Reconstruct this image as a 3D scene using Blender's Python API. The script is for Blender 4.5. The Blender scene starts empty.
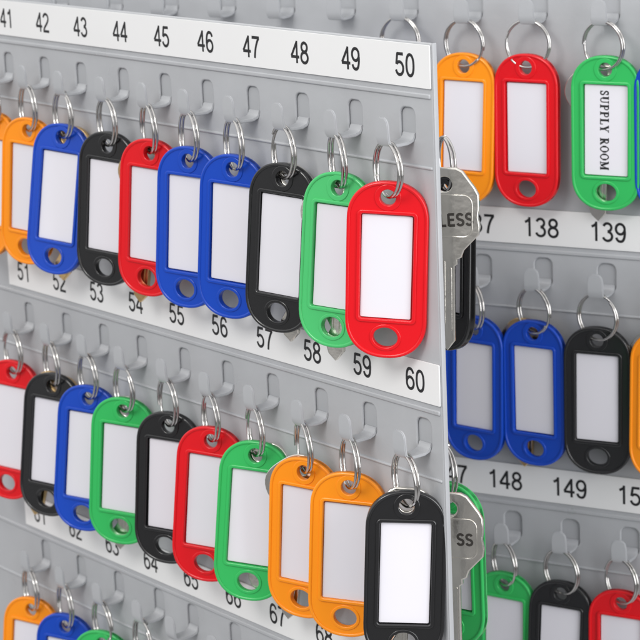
import bpy, bmesh, math, random
import numpy as np
from mathutils import Vector, Matrix
random.seed(4)
MM=0.001
sc=bpy.context.scene
col=sc.collection
sc.view_settings.view_transform='Standard'
try: sc.view_settings.look='None'
except Exception: pass
sc.view_settings.exposure=0
PI=math.pi
# ------------------------------------------------------------------ camera and panel poses (least squares)
S=0.027
front_obs={(0,0):(10,17),(1,0):(45,22),(2,0):(82,27),(3,0):(121,31),(4,0):(164,36),(5,0):(208,41),(6,0):(252,47),(7,0):(300,52),(8,0):(351,57),(9,0):(405,62),
(0,1):(22,271),(1,1):(62,281),(2,1):(97,292),(3,1):(138,303),(4,1):(177,315),(5,1):(222,327),(6,1):(268,339),(7,1):(315,352),(8,1):(367,367),(9,1):(418,381),
(0,2):(42,515),(1,2):(79,529),(2,2):(112,544),(3,2):(152,560),(4,2):(190,578),(5,2):(233,597),(6,2):(281,614),(7,2):(325,630)}
def rotm(a,b,c):
    Rx=np.array([[1,0,0],[0,math.cos(a),-math.sin(a)],[0,math.sin(a),math.cos(a)]])
    Ry=np.array([[math.cos(b),0,math.sin(b)],[0,1,0],[-math.sin(b),0,math.cos(b)]])
    Rz=np.array([[math.cos(c),-math.sin(c),0],[math.sin(c),math.cos(c),0],[0,0,1]])
    return Rz@Ry@Rx
def project(p,X):
    Rm=rotm(p[3],p[4],p[5]); q=Rm.T@(np.array(X)-p[:3])
    f=p[6]*1000
    return np.array([320+f*q[0]/-q[2],320-f*q[1]/-q[2]])
def res1(p):
    r=[]
    for (i,j),o in front_obs.items():
        r+=list(project(p,((i-9)*S,0,-j*p[7]/10))-np.array(o))
    r.append((p[6]-2.55)*20)
    return np.array(r)
def lm(fn,p,n=120):
    lam=1e-2; r=fn(p); c=r@r
    for _ in range(n):
        J=np.zeros((len(r),len(p)))
        for k in range(len(p)):
            d=p.copy(); d[k]+=1e-6; J[:,k]=(fn(d)-r)/1e-6
        A=J.T@J; st=np.linalg.solve(A+lam*np.diag(np.diag(A)+1e-9),-J.T@r)
        q=p+st; r2=fn(q); c2=r2@r2
        if c2<c: p,r,c=q,r2,c2; lam=max(lam*.3,1e-9)
        else: lam*=5
    return p,c
F=Vector((-.78,.585,-.215)).normalized()
e0=F.to_track_quat('-Z','Y').to_euler('XYZ')
p0=np.array([.62,-.46,.08,e0.x,e0.y,e0.z,2.55,.97])
cam_p,cost=lm(res1,p0)
ROW=cam_p[7]/10
back_obs={(0,0):(478,222),(1,0):(541,227),(2,0):(608,232),(1,1):(505,481),(2,1):(571,488),(3,1):(636,494)}
def res2(b):
    u=(math.cos(b[3]),math.sin(b[3])); r=[]
    for (i,j),o in back_obs.items():
        t=(i-1)*S+(b[4] if j else 0)
        r+=list(project(cam_p,(b[0]+u[0]*t,b[1]+u[1]*t,b[2]-j*ROW))-np.array(o))
    r.append((b[3]-.38)*30)
    return np.array(r)
back_p,cost2=lm(res2,np.array([.0,.15,-.05,.38,-.01]))
CAMPOS=Vector(cam_p[:3]); RM=Matrix(rotm(cam_p[3],cam_p[4],cam_p[5]).tolist()); FP=cam_p[6]*1000
camd=bpy.data.cameras.new('camera'); cam=bpy.data.objects.new('camera',camd); col.objects.link(cam)
cam.matrix_world=Matrix.Translation(CAMPOS)@RM.to_4x4()
camd.sensor_width=36; camd.lens=36*FP/640; camd.clip_start=.02; camd.clip_end=50
camd.dof.use_dof=True; camd.dof.focus_distance=(CAMPOS-Vector((-.01,0,-.07))).length; camd.dof.aperture_fstop=42
sc.camera=cam
def ray(px,py): return (RM@Vector(((px-320)/FP,(320-py)/FP,-1))).normalized()
def hit(px,py,o,n):
    d=ray(px,py); t=(o-CAMPOS).dot(n)/d.dot(n); return CAMPOS+d*t
class Frame:
    def __init__(s,o,t):
        s.o=Vector(o); s.u=Vector((math.cos(t),math.sin(t),0)); s.v=Vector((0,0,1)); s.d=s.u.cross(s.v)
        s.M=Matrix.Translation(s.o)@Matrix((s.u,s.v,s.d)).transposed().to_4x4()
    def P(s,u,v,d): return s.o+s.u*u+s.v*v+s.d*d
    def on(s,px,py,d): 
        h=hit(px,py,s.P(0,0,d),s.d)-s.o
        return h.dot(s.u),h.dot(s.v)
FR=Frame((0,0,0),0); BK=Frame(back_p[:3],back_p[3])
# ------------------------------------------------------------------ materials
def mat(name,c,rough=.4,metal=0,bump=0,bscale=300,spec=.5,mott=0,mscale=45):
    m=bpy.data.materials.new(name); m.use_nodes=True; nt=m.node_tree; b=nt.nodes['Principled BSDF']
    b.inputs['Base Color'].default_value=(*c,1); b.inputs['Roughness'].default_value=rough; b.inputs['Metallic'].default_value=metal
    b.inputs['Specular IOR Level'].default_value=spec
    tc=nt.nodes.new('ShaderNodeTexCoord')
    n=nt.nodes.new('ShaderNodeTexNoise'); n.inputs['Scale'].default_value=bscale; n.inputs['Detail'].default_value=2
    nt.links.new(tc.outputs['Object'],n.inputs['Vector'])
    if bump:
        bp=nt.nodes.new('ShaderNodeBump'); bp.inputs['Strength'].default_value=bump; bp.inputs['Distance'].default_value=.0003
        nt.links.new(n.outputs['Fac'],bp.inputs['Height']); nt.links.new(bp.outputs['Normal'],b.inputs['Normal'])
    if mott:
        n2=nt.nodes.new('ShaderNodeTexNoise'); n2.inputs['Scale'].default_value=mscale; n2.inputs['Detail'].default_value=4
        nt.links.new(tc.outputs['Object'],n2.inputs['Vector'])
        mx=nt.nodes.new('ShaderNodeMix'); mx.data_type='RGBA'
        mx.inputs[6].default_value=(*[v*(1-mott) for v in c],1); mx.inputs[7].default_value=(*[min(1,v*(1+mott)) for v in c],1)
        nt.links.new(n2.outputs['Fac'],mx.inputs[0]); nt.links.new(mx.outputs[2],b.inputs['Base Color'])
        r=nt.nodes.new('ShaderNodeMapRange'); r.inputs['To Min'].default_value=rough-.08; r.inputs['To Max'].default_value=rough+.08
        nt.links.new(n2.outputs['Fac'],r.inputs['Value']); nt.links.new(r.outputs['Result'],b.inputs['Roughness'])
    return m
M={}
for k,c in dict(red=(.70,.006,.012),blue=(.006,.06,.46),green=(.035,.46,.11),mint=(.07,.52,.16),orange=(.94,.29,.008),black=(.012,.012,.013)).items():
    M[k]=mat(k+'_plastic',c,.22 if k!='black' else .17,0,.07,260,.45 if k!='black' else .7)
M['panel']=mat('grey_painted_steel',(.44,.45,.468),.30,0,.12,700,.6,.12)
M['inner']=mat('grey_inner_steel',(.41,.42,.438),.38,0,.08,700,.5)
M['strip']=mat('white_number_strip',(.80,.80,.80),.4,0,.05,300,.4,.015)
M['ink']=mat('black_ink',(.012,.012,.014),.55)
M['card']=mat('white_label_card',(.74,.725,.775),.5,0,.10,50,.12,.02)
M['steel']=mat('nickel_steel',(.58,.565,.55),.13,1,.05,500)
M['nickel']=mat('key_nickel',(.80,.77,.71),.20,1,.35,350,.5,.12,180)
M['brass']=mat('key_brass',(.72,.50,.24),.30,1,.25,500,.5,.08,150)
M['engrave']=mat('engraving_shadow',(.05,.045,.04),.45,.4)
# ------------------------------------------------------------------ geometry helpers
def finish(me,ang=35):
    for p in me.polygons: p.use_smooth=True
    me.set_sharp_from_angle(angle=math.radians(ang)); return me
def curve_mesh(loops,half,bev,name='m'):
    cu=bpy.data.curves.new('tmp','CURVE'); cu.dimensions='2D'; cu.fill_mode='BOTH'
    for k,L in enumerate(loops):
        a=sum(L[i][0]*L[(i+1)%len(L)][1]-L[(i+1)%len(L)][0]*L[i][1] for i in range(len(L)))
        if (a>0)!=(k==0): L=L[::-1]
        sp=cu.splines.new('POLY'); sp.points.add(len(L)-1)
        for p,q in zip(sp.points,L): p.co=(q[0],q[1],0,1)
        sp.use_cyclic_u=True
    cu.extrude=max(half-bev,0); cu.bevel_depth=bev; cu.bevel_resolution=2; cu.offset=-bev
    o=bpy.data.objects.new('tmp',cu); col.objects.link(o)
    dg=bpy.context.evaluated_depsgraph_get(); dg.update()
    me=bpy.data.meshes.new_from_object(o.evaluated_get(dg)); me.name=name
    bpy.data.objects.remove(o); bpy.data.curves.remove(cu)
    return me
def join(parts,name):
    bm=bmesh.new()
    for me,mx in parts:
        t=me.copy(); t.transform(mx); bm.from_mesh(t); bpy.data.meshes.remove(t)
    me=bpy.data.meshes.new(name); bm.to_mesh(me); bm.free(); return finish(me)
# --- lettering drawn as flat printed strokes
def arc(cx,cy,rx,ry,a0,a1,n=16,e=2.0):
    P=[]
    for k in range(n+1):
        a=math.radians(a0+(a1-a0)*k/n); c=math.cos(a); s=math.sin(a)
        P.append((cx+rx*math.copysign(abs(c)**(2/e),c),cy+ry*math.copysign(abs(s)**(2/e),s)))
    return P
def bez(a,b,c,n=8): return [((1-t)**2*a[0]+2*t*(1-t)*b[0]+t*t*c[0],(1-t)**2*a[1]+2*t*(1-t)*b[1]+t*t*c[1]) for t in [k/n for k in range(n+1)]]
G={
'0':(.556,[(arc(.278,.5,.195,.445,0,360,32,2.25)[:-1],1)]),
'1':(.556,[([(.33,0),(.33,1)],0),(bez((.33,.90),(.26,.80),(.12,.735)),0)]),
'2':(.556,[(arc(.275,.72,.195,.225,172,-25,16)+bez((.44,.60),(.36,.46),(.22,.32))[0:]+bez((.20,.30),(.11,.20),(.085,.06)),0),([(.035,.052),(.51,.052)],0)]),
'3':(.556,[(arc(.265,.74,.175,.205,165,-90,16),0),(arc(.265,.285,.205,.235,90,-165,18),0)]),
'4':(.556,[([(.385,0),(.385,1)],0),([(.40,.97),(.045,.30)],0),([(.03,.285),(.53,.285)],0)]),
'5':(.556,[([(.48,.94),(.135,.94)],0),([(.165,.97),(.095,.49)],0),(arc(.27,.325,.205,.275,142,-165,20),0)]),
'6':(.556,[(arc(.29,.31,.195,.262,0,360,26)[:-1],1),(bez((.47,.75),(.43,.945),(.29,.945))+bez((.27,.945),(.085,.93),(.088,.40),10),0)]),
'7':(.556,[([(.045,.94),(.515,.94)],0),(bez((.49,.93),(.25,.60),(.205,0),12),0)]),
'8':(.556,[(arc(.278,.745,.17,.20,0,360,24)[:-1],1),(arc(.278,.285,.203,.235,0,360,26)[:-1],1)]),
'9':(.556,[(arc(.266,.69,.195,.262,0,360,26)[:-1],1),(bez((.085,.25),(.125,.055),(.265,.055))+bez((.285,.055),(.47,.07),(.468,.60),10),0)]),
'T':(.62,[([(.31,0),(.31,1)],0),([(.02,.94),(.60,.94)],0)]),
'L':(.56,[([(.1,0),(.1,1)],0),([(.1,.055),(.52,.055)],0)]),
'E':(.62,[([(.1,0),(.1,1)],0),([(.1,.055),(.58,.055)],0),([(.1,.51),(.54,.51)],0),([(.1,.945),(.57,.945)],0)]),
'S':(.64,[(arc(.32,.73,.22,.215,20,262,18)+arc(.32,.27,.235,.22,82,-165,18),0)]),
}
G2={
'S':(.60,[(arc(.29,.735,.19,.20,25,255,16)+arc(.29,.265,.20,.21,75,-160,16),0,1.0),([(.48,.64),(.48,.98)],0,.6),([(.08,.02),(.08,.35)],0,.6)]),
'U':(.84,[([(.18,.97),(.18,.32)]+arc(.42,.30,.24,.25,180,360,12)+[(.66,.97)],0,.75),([(-.02,.965),(.37,.965)],0,.6),([(.50,.965),(.84,.965)],0,.6),([(.18,.95),(.18,.3)],0,1.5)]),
'P':(.72,[([(.2,0),(.2,1)],0,1.5),([(-.01,.035),(.42,.035)],0,.6),([(-.01,.965),(.25,.965)],0,.6),([(.2,.96),(.38,.96)]+arc(.40,.73,.21,.23,90,-90,12)+[(.2,.50)],0,.8)]),
'L':(.72,[([(.2,0),(.2,1)],0,1.5),([(-.01,.965),(.41,.965)],0,.6),([(-.01,.035),(.66,.035),(.66,.32)],0,.65)]),
'Y':(.84,[([(.40,.03),(.40,.45)],0,1.5),([(.14,.97),(.40,.44)],0,1.5),([(.68,.97),(.41,.44)],0,.6),([(-.02,.965),(.33,.965)],0,.6),([(.52,.965),(.84,.965)],0,.6),([(.20,.035),(.60,.035)],0,.6)]),
'R':(.82,[([(.2,0),(.2,1)],0,1.5),([(-.01,.035),(.41,.035)],0,.6),([(-.01,.965),(.25,.965)],0,.6),([(.2,.96),(.38,.96)]+arc(.40,.74,.20,.22,90,-90,12)+[(.2,.52)],0,.8),([(.38,.52),(.68,.03)],0,1.4),([(.62,.035),(.84,.035)],0,.6)]),
'O':(.82,[(arc(.40,.5,.31,.46,0,360,28)[:-1],1,.8),([(.10,.30),(.085,.5),(.10,.70)],0,1.3),([(.70,.30),(.715,.5),(.70,.70)],0,1.3)]),
'M':(1.04,[([(.17,0),(.17,1)],0,.7),([(.85,0),(.85,1)],0,1.5),([(.17,.97),(.51,.08)],0,1.4),([(.85,.97),(.51,.08)],0,.6),([(0,.035),(.35,.035)],0,.6),([(.67,.035),(1.03,.035)],0,.6),([(0,.965),(.2,.965)],0,.6),([(.82,.965),(1.03,.965)],0,.6)]),
' ':(.42,[]),
}
def lettering(s,h,stroke,name,font=G,gap=.0,zst=.006*MM,xs=1.0):
    bm=bmesh.new(); x0=0; zi=0
    tot=(sum(font[c][0]+gap for c in s)-gap)*xs
    for c in s:
        wd,strokes=font[c]
        for st in strokes:
            pts,cl=[(p[0]*xs,p[1]) for p in st[0]],st[1]; sw=stroke*(st[2] if len(st)>2 else 1)/2
            q=[pts[0]]
            for p in pts[1:]:
                if math.hypot(p[0]-q[-1][0],p[1]-q[-1][1])>1e-3: q.append(p)
            n=len(q); L=[];R=[]
            for i,p in enumerate(q):
                a=q[(i-1)%n] if (cl or i>0) else p; b=q[(i+1)%n] if (cl or i<n-1) else p
                d1=Vector((p[0]-a[0],p[1]-a[1])); d2=Vector((b[0]-p[0],b[1]-p[1]))
                if d1.length<1e-9: d1=d2
                if d2.length<1e-9: d2=d1
                d1.normalize(); d2.normalize(); t=(d1+d2)
                if t.length<1e-6: t=d1.copy()
                t.normalize(); nn=Vector((-t.y,t.x)); m=sw/max(.5,nn.dot(Vector((-d1.y,d1.x))))
                L.append(bm.verts.new(((x0+p[0]+nn.x*m-tot/2)*h,(p[1]+nn.y*m-.5)*h,zi*zst)))
                R.append(bm.verts.new(((x0+p[0]-nn.x*m-tot/2)*h,(p[1]-nn.y*m-.5)*h,zi*zst)))
            for i in range(n if cl else n-1):
                j=(i+1)%n; bm.faces.new((R[i],R[j],L[j],L[i]))
            zi=(zi+1)%9
        x0+=(wd+gap)*xs
    me=bpy.data.meshes.new(name); bm.to_mesh(me); bm.free(); return me
def rrect(w,h,r,cx=0,cy=0,n=6):
    P=[]
    for (sx,sy,a0) in ((1,1,0),(-1,1,90),(-1,-1,180),(1,-1,270)):
        for k in range(n+1):
            a=math.radians(a0+90*k/n); P.append((cx+sx*(w/2-r)+r*math.cos(a),cy+sy*(h/2-r)+r*math.sin(a)))
    return P
def circ(r,cx=0,cy=0,n=28,ry=None): return [(cx+r*math.cos(2*PI*k/n),cy+(ry or r)*math.sin(2*PI*k/n)) for k in range(n)]
def pill(w,h,ry,e,cy,n=14):
    P=[]
    for (sx,sy,a0) in ((1,1,0),(-1,1,90),(-1,-1,180),(1,-1,270)):
        for k in range(n+1):
            a=math.radians(a0+90*k/n); c=math.cos(a); s=math.sin(a)
            x=(abs(c)**(2/e))*w/2*(1 if c>0 else -1); y=(abs(s)**(2/e))*ry*(1 if s>0 else -1)
            if k in(0,n) and abs(c)<1e-6: x=0
            q=(x,cy+sy*(h/2-ry)+y)
            if not P or (abs(P[-1][0]-q[0])+abs(P[-1][1]-q[1]))>1e-7: P.append(q)
    if abs(P[0][0]-P[-1][0])+abs(P[0][1]-P[-1][1])<1e-7: P.pop()
    return P
def link(name,me,m,parent=None,basis=None):
    o=bpy.data.objects.new(name,me); col.objects.link(o)
    if m is not None and not me.materials: me.materials.append(m)
    if parent: o.parent=parent
    if basis is not None: o.matrix_basis=basis
    return o
def empty(name,mx,label,cat,group=None):
    o=bpy.data.objects.new(name,None); col.objects.link(o); o.matrix_basis=mx; o.empty_display_size=.005
    o['label']=label; o['category']=cat
    if group: o['group']=group
    return o
# ------------------------------------------------------------------ tag (origin at ring hole, y up, z to viewer)
W,H,TOP=25.6*MM,56*MM,5*MM
cy=TOP-H/2
wy=TOP-10.3*MM-16.6*MM; ww,wh=16.6*MM,33.2*MM
by=TOP-49.4*MM
outer=pill(W,H,12.4*MM,2.25,cy); inner=pill(W-2.4*MM,H-2.4*MM,11.2*MM,2.25,cy)
hole=circ(2.5*MM,0,0); bhole=circ(3.9*MM,0,by,ry=3.2*MM)
def T(z): return Matrix.Translation((0,0,z*MM))
base_tag=curve_mesh([outer,rrect(ww,wh,.8*MM,0,wy),hole,bhole],1.1*MM,.4*MM)
rim=curve_mesh([outer,inner],1.5*MM,.5*MM)
lip=curve_mesh([rrect(ww+2.4*MM,wh+2.4*MM,1.6*MM,0,wy),rrect(ww,wh,.8*MM,0,wy)],.6*MM,.35*MM)
hl=curve_mesh([circ(4.2*MM,0,0),circ(2.5*MM,0,0)],.45*MM,.25*MM)
bl=curve_mesh([circ(5.0*MM,0,by,ry=4.3*MM),circ(3.9*MM,0,by,ry=3.2*MM)],.45*MM,.25*MM)
back_sheet=curve_mesh([rrect(ww+.6*MM,wh+.6*MM,.8*MM,0,wy)],.3*MM,.05*MM)
frame_parts=[(base_tag,T(0)),(rim,T(0)),(lip,T(1.05)),(hl,T(.95)),(bl,T(.95)),(back_sheet,T(-.7))]
FRAME={}
for k in('red','blue','green','mint','orange','black'):
    me=join(frame_parts,'tag_frame_'+k); me.materials.append(M[k]); FRAME[k]=me
card=curve_mesh([rrect(ww-.7*MM,wh-.6*MM,.5*MM,0,wy)],.25*MM,.08*MM,'label_card'); card.transform(T(.2)); finish(card); card.materials.append(M['card'])
RR=8.5*MM
def helix():
    bm=bmesh.new(); turns=1.93; N=104; n=8; wr=.5*MM; rings=[]
    for k in range(N+1):
        t=k/N; a=2*PI*turns*t+1.1
        x=(-.60+1.20*min(1,max(0,(t-.42)/.16)))*MM
        c=Vector((x,RR*math.cos(a),RR*math.sin(a))); rad=Vector((0,math.cos(a),math.sin(a))); ax=Vector((1,0,0))
        rings.append([bm.verts.new(c+rad*wr*math.cos(b)+ax*wr*math.sin(b)) for b in [2*PI*j/n for j in range(n)]])
    for A,B in zip(rings,rings[1:]):
        for j in range(n): bm.faces.new((A[j],A[(j+1)%n],B[(j+1)%n],B[j]))
    bm.faces.new(rings[0][::-1]); bm.faces.new(rings[-1])
    bmesh.ops.recalc_face_normals(bm,faces=bm.faces)
    me=bpy.data.meshes.new('split_ring'); bm.to_mesh(me); bm.free(); finish(me,50); me.materials.append(M['steel']); return me
RING=helix()
TEETH=[(-4.6,-20.5),(-4.6,-25),(-3.4,-25.6),(-3.4,-27),(-1.9,-29),(-3.2,-31),(-3.2,-32),(-1.2,-34.4),(-2.6,-36.5),(-2.6,-38),(-1.0,-40),(-3,-42.6),(-3,-44),(-1.8,-46.4),(.8,-48.4),(3.6,-45.6),(3.6,-25.6),(4.6,-25),(4.6,-20.5)]
def key_mesh(kind,ext=0):
    if kind=='c':
        right=[(3.8,-23.5),(5.2,-22.8),(6.0,-20.5),(10.6,-15.6),(11.0,-13),(10.4,-10),(10.8,-7),(10.6,-3.0),(9.4,-.8),(5.6,4.2),(3.6,5.2)]
        L=[(x,y) for x,y in right]+[(-x,y) for x,y in right[::-1]]
        L=L+[(x*.85,y-(ext*min(1,max(0,(-y-27)/20)))) for x,y in TEETH[1:-1]]
        L=[(x*MM,y*MM) for x,y in L]
        me=curve_mesh([L,circ(2.4*MM,0,0)],1.0*MM,.45*MM,'key_body')
        em=curve_mesh([rrect(17.6*MM,13.5*MM,3*MM,0,-9.8*MM),rrect(16.6*MM,12.5*MM,2.5*MM,0,-9.8*MM)],.3*MM,.14*MM)
    else:
        bow=[]
        for k in range(48):
            a=2*PI*k/48
            r=13.0*(1+.035*math.cos(6*a)) if kind=='a' else 12.6*(1+.05*math.cos(4*a))
            bow.append((r*math.cos(a)*MM,(-7.5+r*.93*math.sin(a))*MM))
        out=[p for p in bow if not(abs(p[0])<4.6*MM and p[1]<-12*MM)]
        left=[p for p in out if p[0]<0 and p[1]<-7.5*MM]; left.sort(key=lambda p:-p[1])
        right=[p for p in out if p[0]>=0 and p[1]<-7.5*MM]; right.sort(key=lambda p:p[1])
        upper=[p for p in out if p[1]>=-7.5*MM]; upper.sort(key=lambda p:math.atan2(p[1]+7.5*MM,p[0]))
        L=upper+left+[(x*MM,(y-(ext*min(1,max(0,(-y-27)/20))))*MM) for x,y in TEETH]+right
        me=curve_mesh([L,circ(2.6*MM,0,0)],.95*MM,.25*MM,'key_body')
        em=curve_mesh([circ(10.6*MM,0,-8*MM,36,9.6*MM),circ(9.9*MM,0,-8*MM,36,8.9*MM)],.2*MM,.08*MM)
    gr=curve_mesh([rrect(1.1*MM,20*MM,.4*MM,1.7*MM,-36*MM)],.3*MM,.1*MM)
    gr2=curve_mesh([rrect(.7*MM,20*MM,.3*MM,-.2*MM,-34*MM)],.3*MM,.1*MM)
    return join([(me,T(0)),(gr,T(.95)),(gr2,T(.95)),(em,T(.95))],'key_body')
KEYS={('nickel','a'):key_mesh('a'),('nickel','b'):key_mesh('b',6),('brass','a'):key_mesh('a',5),('nickel','c'):key_mesh('c',4)}
for (m_,k_),me in KEYS.items(): me.materials.append(M[m_])
def basis(x,y,z,o): return Matrix.Translation(o)@Matrix((x,y,z)).transposed().to_4x4()
def tag_axes(Fm,h,pb,width_ratio):
    vd=(CAMPOS-h); vd.z=0; vd.normalize()
    b=hit(pb[0],pb[1],h,vd); dn=(b-h).normalized()
    a=math.acos(max(.5,min(1,width_ratio)))
    q=vd.cross(Fm.d).z
    n=Matrix.Rotation(a*(1 if q>0 else -1),3,'Z')@vd
    up=-dn; x=up.cross(n).normalized(); z=x.cross(up).normalized()
    return x,up,z
# ------------------------------------------------------------------ hooks
def hook_mesh():
    path=[(-.7,1.9),(-.4,.6),(.4,-.35),(2.2,-.95),(5,-1.1),(7.4,-1.1),(8.8,-.8),(9.5,.2),(9.7,1.8),(9.8,3.6),(9.85,5.2),(9.9,6.5),(9.9,7.3),(9.9,7.8)]
    wid=[6.2,6.2,6.2,6.2,6.2,6.2,6.2,6.2,6.2,6.2,6.1,5.5,4.2,2.4]
    bm=bmesh.new(); t=.45; R=[]
    for i,(d,v) in enumerate(path):
        a=Vector(path[max(i-1,0)]); b=Vector(path[min(i+1,len(path)-1)]); tg=(b-a).normalized(); nn=Vector((-tg.y,tg.x))
        w=wid[i]/2; q=[]
        for (s,k) in((-1,-1),(1,-1),(1,1),(-1,1)):
            q.append(bm.verts.new((s*w*MM,(v+nn.y*k*t)*MM,(d+nn.x*k*t)*MM)))
        R.append(q)
    for A,B in zip(R,R[1:]):
        for j in range(4): bm.faces.new((A[j],A[(j+1)%4],B[(j+1)%4],B[j]))
    bm.faces.new(R[0][::-1]); bm.faces.new(R[-1])
    bmesh.ops.recalc_face_normals(bm,faces=bm.faces)
    bmesh.ops.bevel(bm,geom=[e for e in bm.edges if e.calc_face_angle(0)>1.2],offset=.25*MM,segments=2,affect='EDGES')
    me=bpy.data.meshes.new('hook'); bm.to_mesh(me); bm.free(); finish(me,40); me.materials.append(M['panel']); return me
HOOK=hook_mesh()
DH=8*MM
front_rows=[
 [(0,'orange',(-5,112),(-11,258),45,.3),(1,'orange',(30,117),(24,268),50,.3),(2,'blue',(64,125),(56,280),55,.3),(3,'black',(110,132),(103,290),56,.3),
  (4,'red',(152,138),(145,299),58,.25),(5,'blue',(190,147),(187,311),60,.3),(6,'blue',(235,155),(227,325),65,.3),(7,'black',(285,163),(277,338),66,.35),
  (8,'mint',(340,169),(336,352),70,.25),(9,'red',(389,178),(384,363),83,.42)],
 [(0,'red',(14,361),(9,501),50,.3),(1,'black',(54,372),(50,520),54,.3),(2,'blue',(90,385),(85,531),57,.3),(3,'green',(125,399),(119,551),62,.3),
  (4,'black',(170,411),(167,567),62,.35),(5,'red',(213,428),(205,583),64,.3),(6,'green',(257,440),(250,601),69,.3),(7,'orange',(306,457),(299,622),66,.3),
  (8,'orange',(350,472),(345,636),72,.32),(9,'black',(407,488),(403,651),77,.35)],
 [(0,'orange',(33,598),(29,738),52,.3),(1,'blue',(67,615),(62,757),55,.3),(2,'green',(104,630),(98,775),56,.3),(3,'black',(145,646),(140,795),58,.3)]]
back_rows=[
 [(-1,'blue',(401,47),(400,200),62,.75),(0,'orange',(465,55),(463,206),62,.75),(1,'red',(527,53),(527,210),64,.85),(2,'green',(606,53),(605,214),70,.75),(3,'blue',(667,61),(665,218),62,.7)],
 [(0,'blue',(475,317),(474,467),58,.3),(1,'blue',(534,317),(534,471),62,.6),(2,'black',(598,328),(597,480),66,.75),(3,'orange',(664,330),(662,486),64,.6)],
 [(0,'green',(505,569),(503,722),62,.45),(1,'black',(562,580),(560,733),64,.7),(2,'red',(622,590),(620,745),66,.6)]]
back_lab=[['tag behind the front panel with only its wire ring showing above number 50','orange key tag in the top row right above number 137','red key tag in the top row right above number 138','green key tag with SUPPLY ROOM printed on its card','blue key tag cut off at the right edge beside the SUPPLY ROOM tag'],
 ['blue key tag hanging below number 137 beside the front panel edge','blue key tag hanging below number 138 with a brass key behind it','black key tag hanging below number 139 on the rear panel','orange key tag cut off at the right edge level with number 139 tag'],
 ['green key tag hanging below number 148 at the bottom of the rear panel','black key tag hanging below number 149 at the bottom of the rear panel','red key tag at the bottom right corner below number 150']]
def holepx(r):
    (tx,ty),(bx,by_)=r[2],r[3]; f=TOP/H
    return tx+(bx-tx)*f,ty+(by_-ty)*f
hook_pts={'f':[], 'b':[]}
def solve_row(Fm,row,key):
    U=[];V=[];I=[]
    for r in row:
        hx,hy=holepx(r); u,v=Fm.on(hx,hy,DH); U.append(u);V.append(v);I.append(r[0])
    fu=np.polyfit(I,U,1); fv=float(np.mean(V))
    out=[]
    for r,u,v in zip(row,U,V):
        hu=.35*u+.65*float(np.polyval(fu,r[0])); hv=.2*(v+2*RR)+.8*(fv+2*RR)
        P=Fm.P(hu,hv,DH); Q=Fm.P(u,v,DH); Q=P+(Q-P).normalized()*2*RR
        out.append((P,Q)); hook_pts[key].append((hu,hv))
    return out,fu,fv+2*RR
def make_tag(Fm,r,P,Q,label,group):
    hpx=math.hypot(r[3][0]-r[2][0],r[3][1]-r[2][1])
    ratio=r[4]/(W/H*hpx)
    x,up,z=tag_axes(Fm,Q,r[3],ratio)
    Mt=basis(x,up,z,Q)@Matrix.Rotation(math.radians(random.uniform(-2.5,2.5)),4,'X')
    root=empty('key_tag',Mt,label,'key tag',group)
    link('frame',FRAME[r[1]],None,root)
    c=link('label_card',card,None,root,Matrix.Translation((random.uniform(-.2,.2)*MM,random.uniform(-.25,.1)*MM,0))@Matrix.Rotation(math.radians(random.uniform(-.4,.4)),4,'Z'))
    vd=(CAMPOS-Q); vd.z=0; vd.normalize(); upr=(P-Q).normalized(); right=upr.cross(vd).normalized(); vd2=right.cross(upr)
    a=min(.95,max(.18,r[5]+random.uniform(-.06,.06))); n=(vd2*a-right*math.sqrt(1-a*a)).normalized()
    ctr=Q+upr*RR
    Mr=basis(n,upr,n.cross(upr),ctr)@Matrix.Rotation(random.uniform(0,6.28),4,'X')
    link('split_ring',RING,None,root,Mt.inverted()@Mr)
    return root,Mt,c
tags={}; rowfit=[]
for j,row in enumerate(front_rows):
    pts,fu,fv=solve_row(FR,row,'f'); rowfit.append((fu,fv))
    for r,(P,Q) in zip(row,pts):
        n=41+10*j+r[0]
        cn='light green' if r[1]=='mint' else r[1]
        tags[n]=make_tag(FR,r,P,Q,'%s key tag hanging on the hook below number %d'%(cn,n),'key tags hung on the front panel')
bfit=[]
for j,row in enumerate(back_rows):
    pts,fu,fv=solve_row(BK,row,'b'); bfit.append((fu,fv))
    for r,(P,Q),lb in zip(row,pts,back_lab[j]):
        tags[('b',j,r[0])]=make_tag(BK,r,P,Q,lb,'key tags hung on the rear panel')
t=lettering('SUPPLY ROOM',3.2*MM,.165,'printed_text',G2,.11,.004*MM); t.transform(Matrix.Translation((-.6*MM,wy,.5*MM))@Matrix.Rotation(-PI/2,4,'Z')@Matrix.Diagonal((.95,1,1,1)))
link('printed_text',t,M['ink'],tags[('b',0,2)][2])
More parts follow.
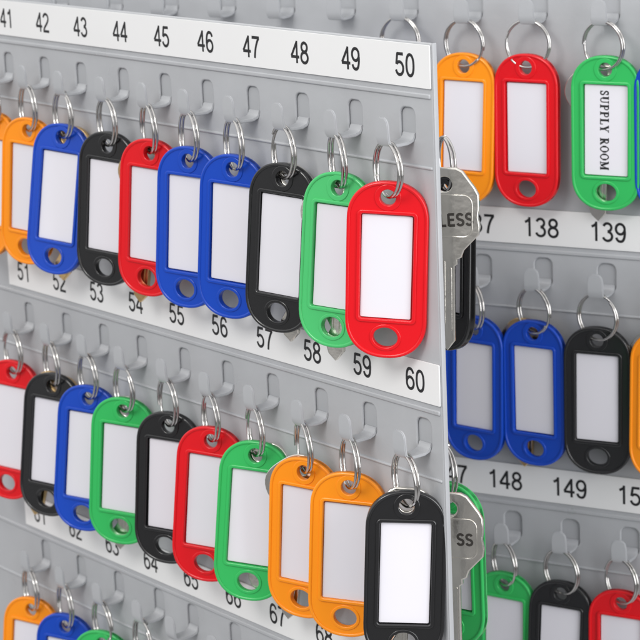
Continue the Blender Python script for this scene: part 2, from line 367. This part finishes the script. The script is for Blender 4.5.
# ------------------------------------------------------------------ panels
def build_panel(Fm,u0,u1,v0,v1,hooks,rows,strip_u,name,label):
    root=empty(name,Fm.M,label,'hook panel')
    loops=[rrect(u1-u0,v1-v0,.8*MM,(u0+u1)/2,(v0+v1)/2,3)]
    for (hu,hv) in hooks:
        loops.append(rrect(7.2*MM,10.6*MM,2.4*MM,hu,hv+4.4*MM,5))
    me=curve_mesh(loops,.5*MM,.48*MM,'face_sheet'); me.transform(Matrix.Translation((0,0,-.5*MM))); finish(me,60)
    link('face_sheet',me,M['panel'],root)
    me=curve_mesh([rrect(u1-u0-1*MM,v1-v0-1*MM,.5*MM,(u0+u1)/2,(v0+v1)/2,3)],.3*MM,.1*MM,'rear_sheet'); me.transform(Matrix.Translation((0,0,-1.32*MM))); finish(me)
    link('rear_sheet',me,M['inner'],root)
    me=curve_mesh([rrect(.5*MM,v1-v0,.2*MM,u1+.2*MM,(v0+v1)/2,2)],.8*MM,.15*MM,'edge_trim'); me.transform(Matrix.Translation((0,0,-.85*MM))); finish(me)
    link('edge_trim',me,M['panel'],root)
    for (hu,hv) in hooks:
        link('hook',HOOK,None,root,Matrix.Translation((hu,hv,0)))
    for (v,nums) in rows:
        sm=curve_mesh([rrect(strip_u[1]-strip_u[0],13.2*MM,.3*MM,sum(strip_u)/2,v,2)],.25*MM,.06*MM,'number_strip'); sm.transform(Matrix.Translation((0,0,.45*MM))); finish(sm)
        so=link('number_strip',sm,M['strip'],root)
        for (u,s) in nums:
            tm=lettering(s,7.2*MM,.135,'number',G,.02,.006*MM,1.22)
            link('number',tm,M['ink'],so,Matrix.Translation((u,v,.73*MM)))
        for dv,hh,zz in((-9.0,1.6,.1),(-31.0,1.0,0)):
            rb=curve_mesh([rrect(u1-u0-2*MM,hh*MM,.4*MM,(u0+u1)/2,v+dv*MM,2)],.5*MM,.42*MM,'rib'); rb.transform(Matrix.Translation((0,0,zz*MM))); finish(rb)
            link('rib',rb,M['panel'],root)
    return root
fh=list(hook_pts['f'])
fu,fv=rowfit[2]
for i in range(4,10): fh.append((float(np.polyval(rowfit[0][0],i)),fv))
frows=[(-j*ROW,[((i-9)*S,str(41+10*j+i)) for i in range(10)]) for j in range(3)]
build_panel(FR,-9*S-.05,.0122,-3.1*ROW,.0072,fh,frows,(-9*S-.012,.0119),'front_hook_panel','front grey steel hook panel with numbers 41 to 70 on white strips')
bh=list(hook_pts['b'])
for j in range(3):
    fu,fv=bfit[j]
    for i in range(-9,-1 if j==0 else 0): bh.append((float(np.polyval(fu,i)),fv))
    bh.append((float(np.polyval(fu,back_rows[j][-1][0]+1)),fv))
brows=[(0,[((i-138)*S+(.0006 if i==137 else 0),str(i)) for i in range(136,141)]),(-ROW,[((i-148)*S+back_p[4]+(.0036 if i==147 else 0),str(i)) for i in range(147,152)])]
build_panel(BK,-.30,.14,-2.6*ROW,1.6*ROW,bh,brows,(-.29,.135),'rear_hook_panel','rear grey steel hook panel seen beyond the front panel edge')
# ------------------------------------------------------------------ keys
def key_on(tagkey,mtl,kind,roll,dx,label,dz=-3.0,dy=0):
    Mt=tags[tagkey][1]
    Mk=Mt@Matrix.Translation((dx*MM,dy*MM,dz*MM))@Matrix.Rotation(math.radians(roll),4,'Z')
    r=empty('key',Mk,label,'key','keys hanging behind the tags'); link('key_body',KEYS[(mtl,kind)],None,r); return r
key_on(45,'brass','a',-4,-2.4,'brass key edging out left of the red tag below number 45',dy=-1.5)
key_on(49,'nickel','b',2,-2.9,'silver key peeking out left of the light green tag below number 49',dy=-1.5)
key_on(58,'nickel','b',-5,-2.6,'silver key peeking out left of the orange tag below number 58')
key_on(52,'brass','a',-9,0,'brass key behind the black tag below number 52')
key_on(48,'nickel','b',3,0,'silver key behind the black tag below number 48')
key_on(43,'brass','a',2,0,'brass key behind the blue tag below number 43')
key_on(54,'nickel','b',-2,0,'silver key behind the green tag below number 54')
key_on(57,'nickel','a',2,.4,'silver key behind the green tag below number 57')
key_on(60,'nickel','c',-2,0,'silver key behind the black tag below number 60')
key_on(('b',0,2),'nickel','b',-2,-2.9,'silver key behind the green SUPPLY ROOM tag',dy=-1.5)
key_on(('b',1,1),'brass','a',-4,-3.2,'brass key edging out behind the blue tag below number 138')
key_on(('b',1,3),'nickel','a',-4,-2.8,'silver key edging out behind the orange tag at the right edge')
def behind(px_top,px_bot,depth_d,colr,w,label):
    r=(0,colr,px_top,px_bot,w,.3)
    hx,hy=holepx(r); u,v=FR.on(hx,hy,depth_d); Q=FR.P(u,v,depth_d); P=Q+Vector((0,0,2*RR))
    return make_tag(FR,r,P,Q,label,'key tags hung on the reverse of the front panel')
t1=behind((446,176),(449,341),-.020,'black',50,'black key tag on the reverse side showing past the panel edge beside number 60')
t2=behind((448,482),(452,642),-.022,'green',62,'green key tag on the reverse side showing past the lower panel edge')
def free_key(px_top,px_bot,d,label,txt,tx,ty,sz,rot):
    u,v=FR.on(px_top[0],px_top[1],d); Q=FR.P(u,v,d)
    x,up,z=tag_axes(FR,Q,px_bot,.98); Mk=basis(x,up,z,Q)
    r=empty('key',Mk,label,'key','keys hanging past the front panel edge'); b=link('key_body',KEYS[('nickel','c')].copy(),None,r)
    tm=lettering(txt,sz*MM,.21,'engraved_text',G,.08,.004*MM); tm.transform(Matrix.Translation((tx*MM,ty*MM,1.02*MM))@Matrix.Rotation(math.radians(rot),4,'Z')); link('engraved_text',tm,M['engrave'],b)
free_key((445,184),(446,355),-.009,'large silver key hanging past the front panel edge beside number 50','TLESS',2.3,-11.0,3.9,4)
free_key((450,508),(453,668),-.009,'large silver key hanging past the lower front panel edge over the green tag','SS',4.8,-10,3.9,0)
# ------------------------------------------------------------------ light
w=bpy.data.worlds.new('World'); sc.world=w; w.use_nodes=True; nt=w.node_tree; bg=nt.nodes['Background']
tc=nt.nodes.new('ShaderNodeTexCoord'); sp=nt.nodes.new('ShaderNodeSeparateXYZ'); cr=nt.nodes.new('ShaderNodeValToRGB')
mr=nt.nodes.new('ShaderNodeMapRange'); mr.inputs['From Min'].default_value=-1; mr.inputs['From Max'].default_value=1
nt.links.new(tc.outputs['Generated'],sp.inputs[0]); nt.links.new(sp.outputs['Z'],mr.inputs['Value']); nt.links.new(mr.outputs['Result'],cr.inputs['Fac'])
cr.color_ramp.elements[0].color=(.45,.45,.46,1); cr.color_ramp.elements[0].position=.15
cr.color_ramp.elements[1].color=(1,1,1,1); cr.color_ramp.elements[1].position=.64
for pos,v in((.36,.18),(.47,.34),(.54,.88)):
    e=cr.color_ramp.elements.new(pos); e.color=(v,v,v*1.01,1)
nt.links.new(cr.outputs['Color'],bg.inputs['Color']); bg.inputs['Strength'].default_value=1.14
target=FR.P(-.06,-.12,0)
def area(off,size,power,c=(1,1,1),tgt=None):
    l=bpy.data.lights.new('softbox','AREA'); l.shape='RECTANGLE'; l.size=size[0]; l.size_y=size[1]; l.energy=power; l.color=c
    o=bpy.data.objects.new('softbox',l); col.objects.link(o)
    R_=RM@Vector((1,0,0)); B_=RM@Vector((0,0,1)); B_.z=0; B_.normalize()
    o.location=target+R_*off[0]+Vector((0,0,off[1]))+B_*off[2]
    o.rotation_euler=((tgt or target)-o.location).to_track_quat('-Z','Y').to_euler()
area((-.55,.72,.78),(.42,.36),5.6,(1,.985,.96))
area((.60,.15,.72),(.5,.7),4.6,(.97,.98,1),BK.P(.02,-.12,0))
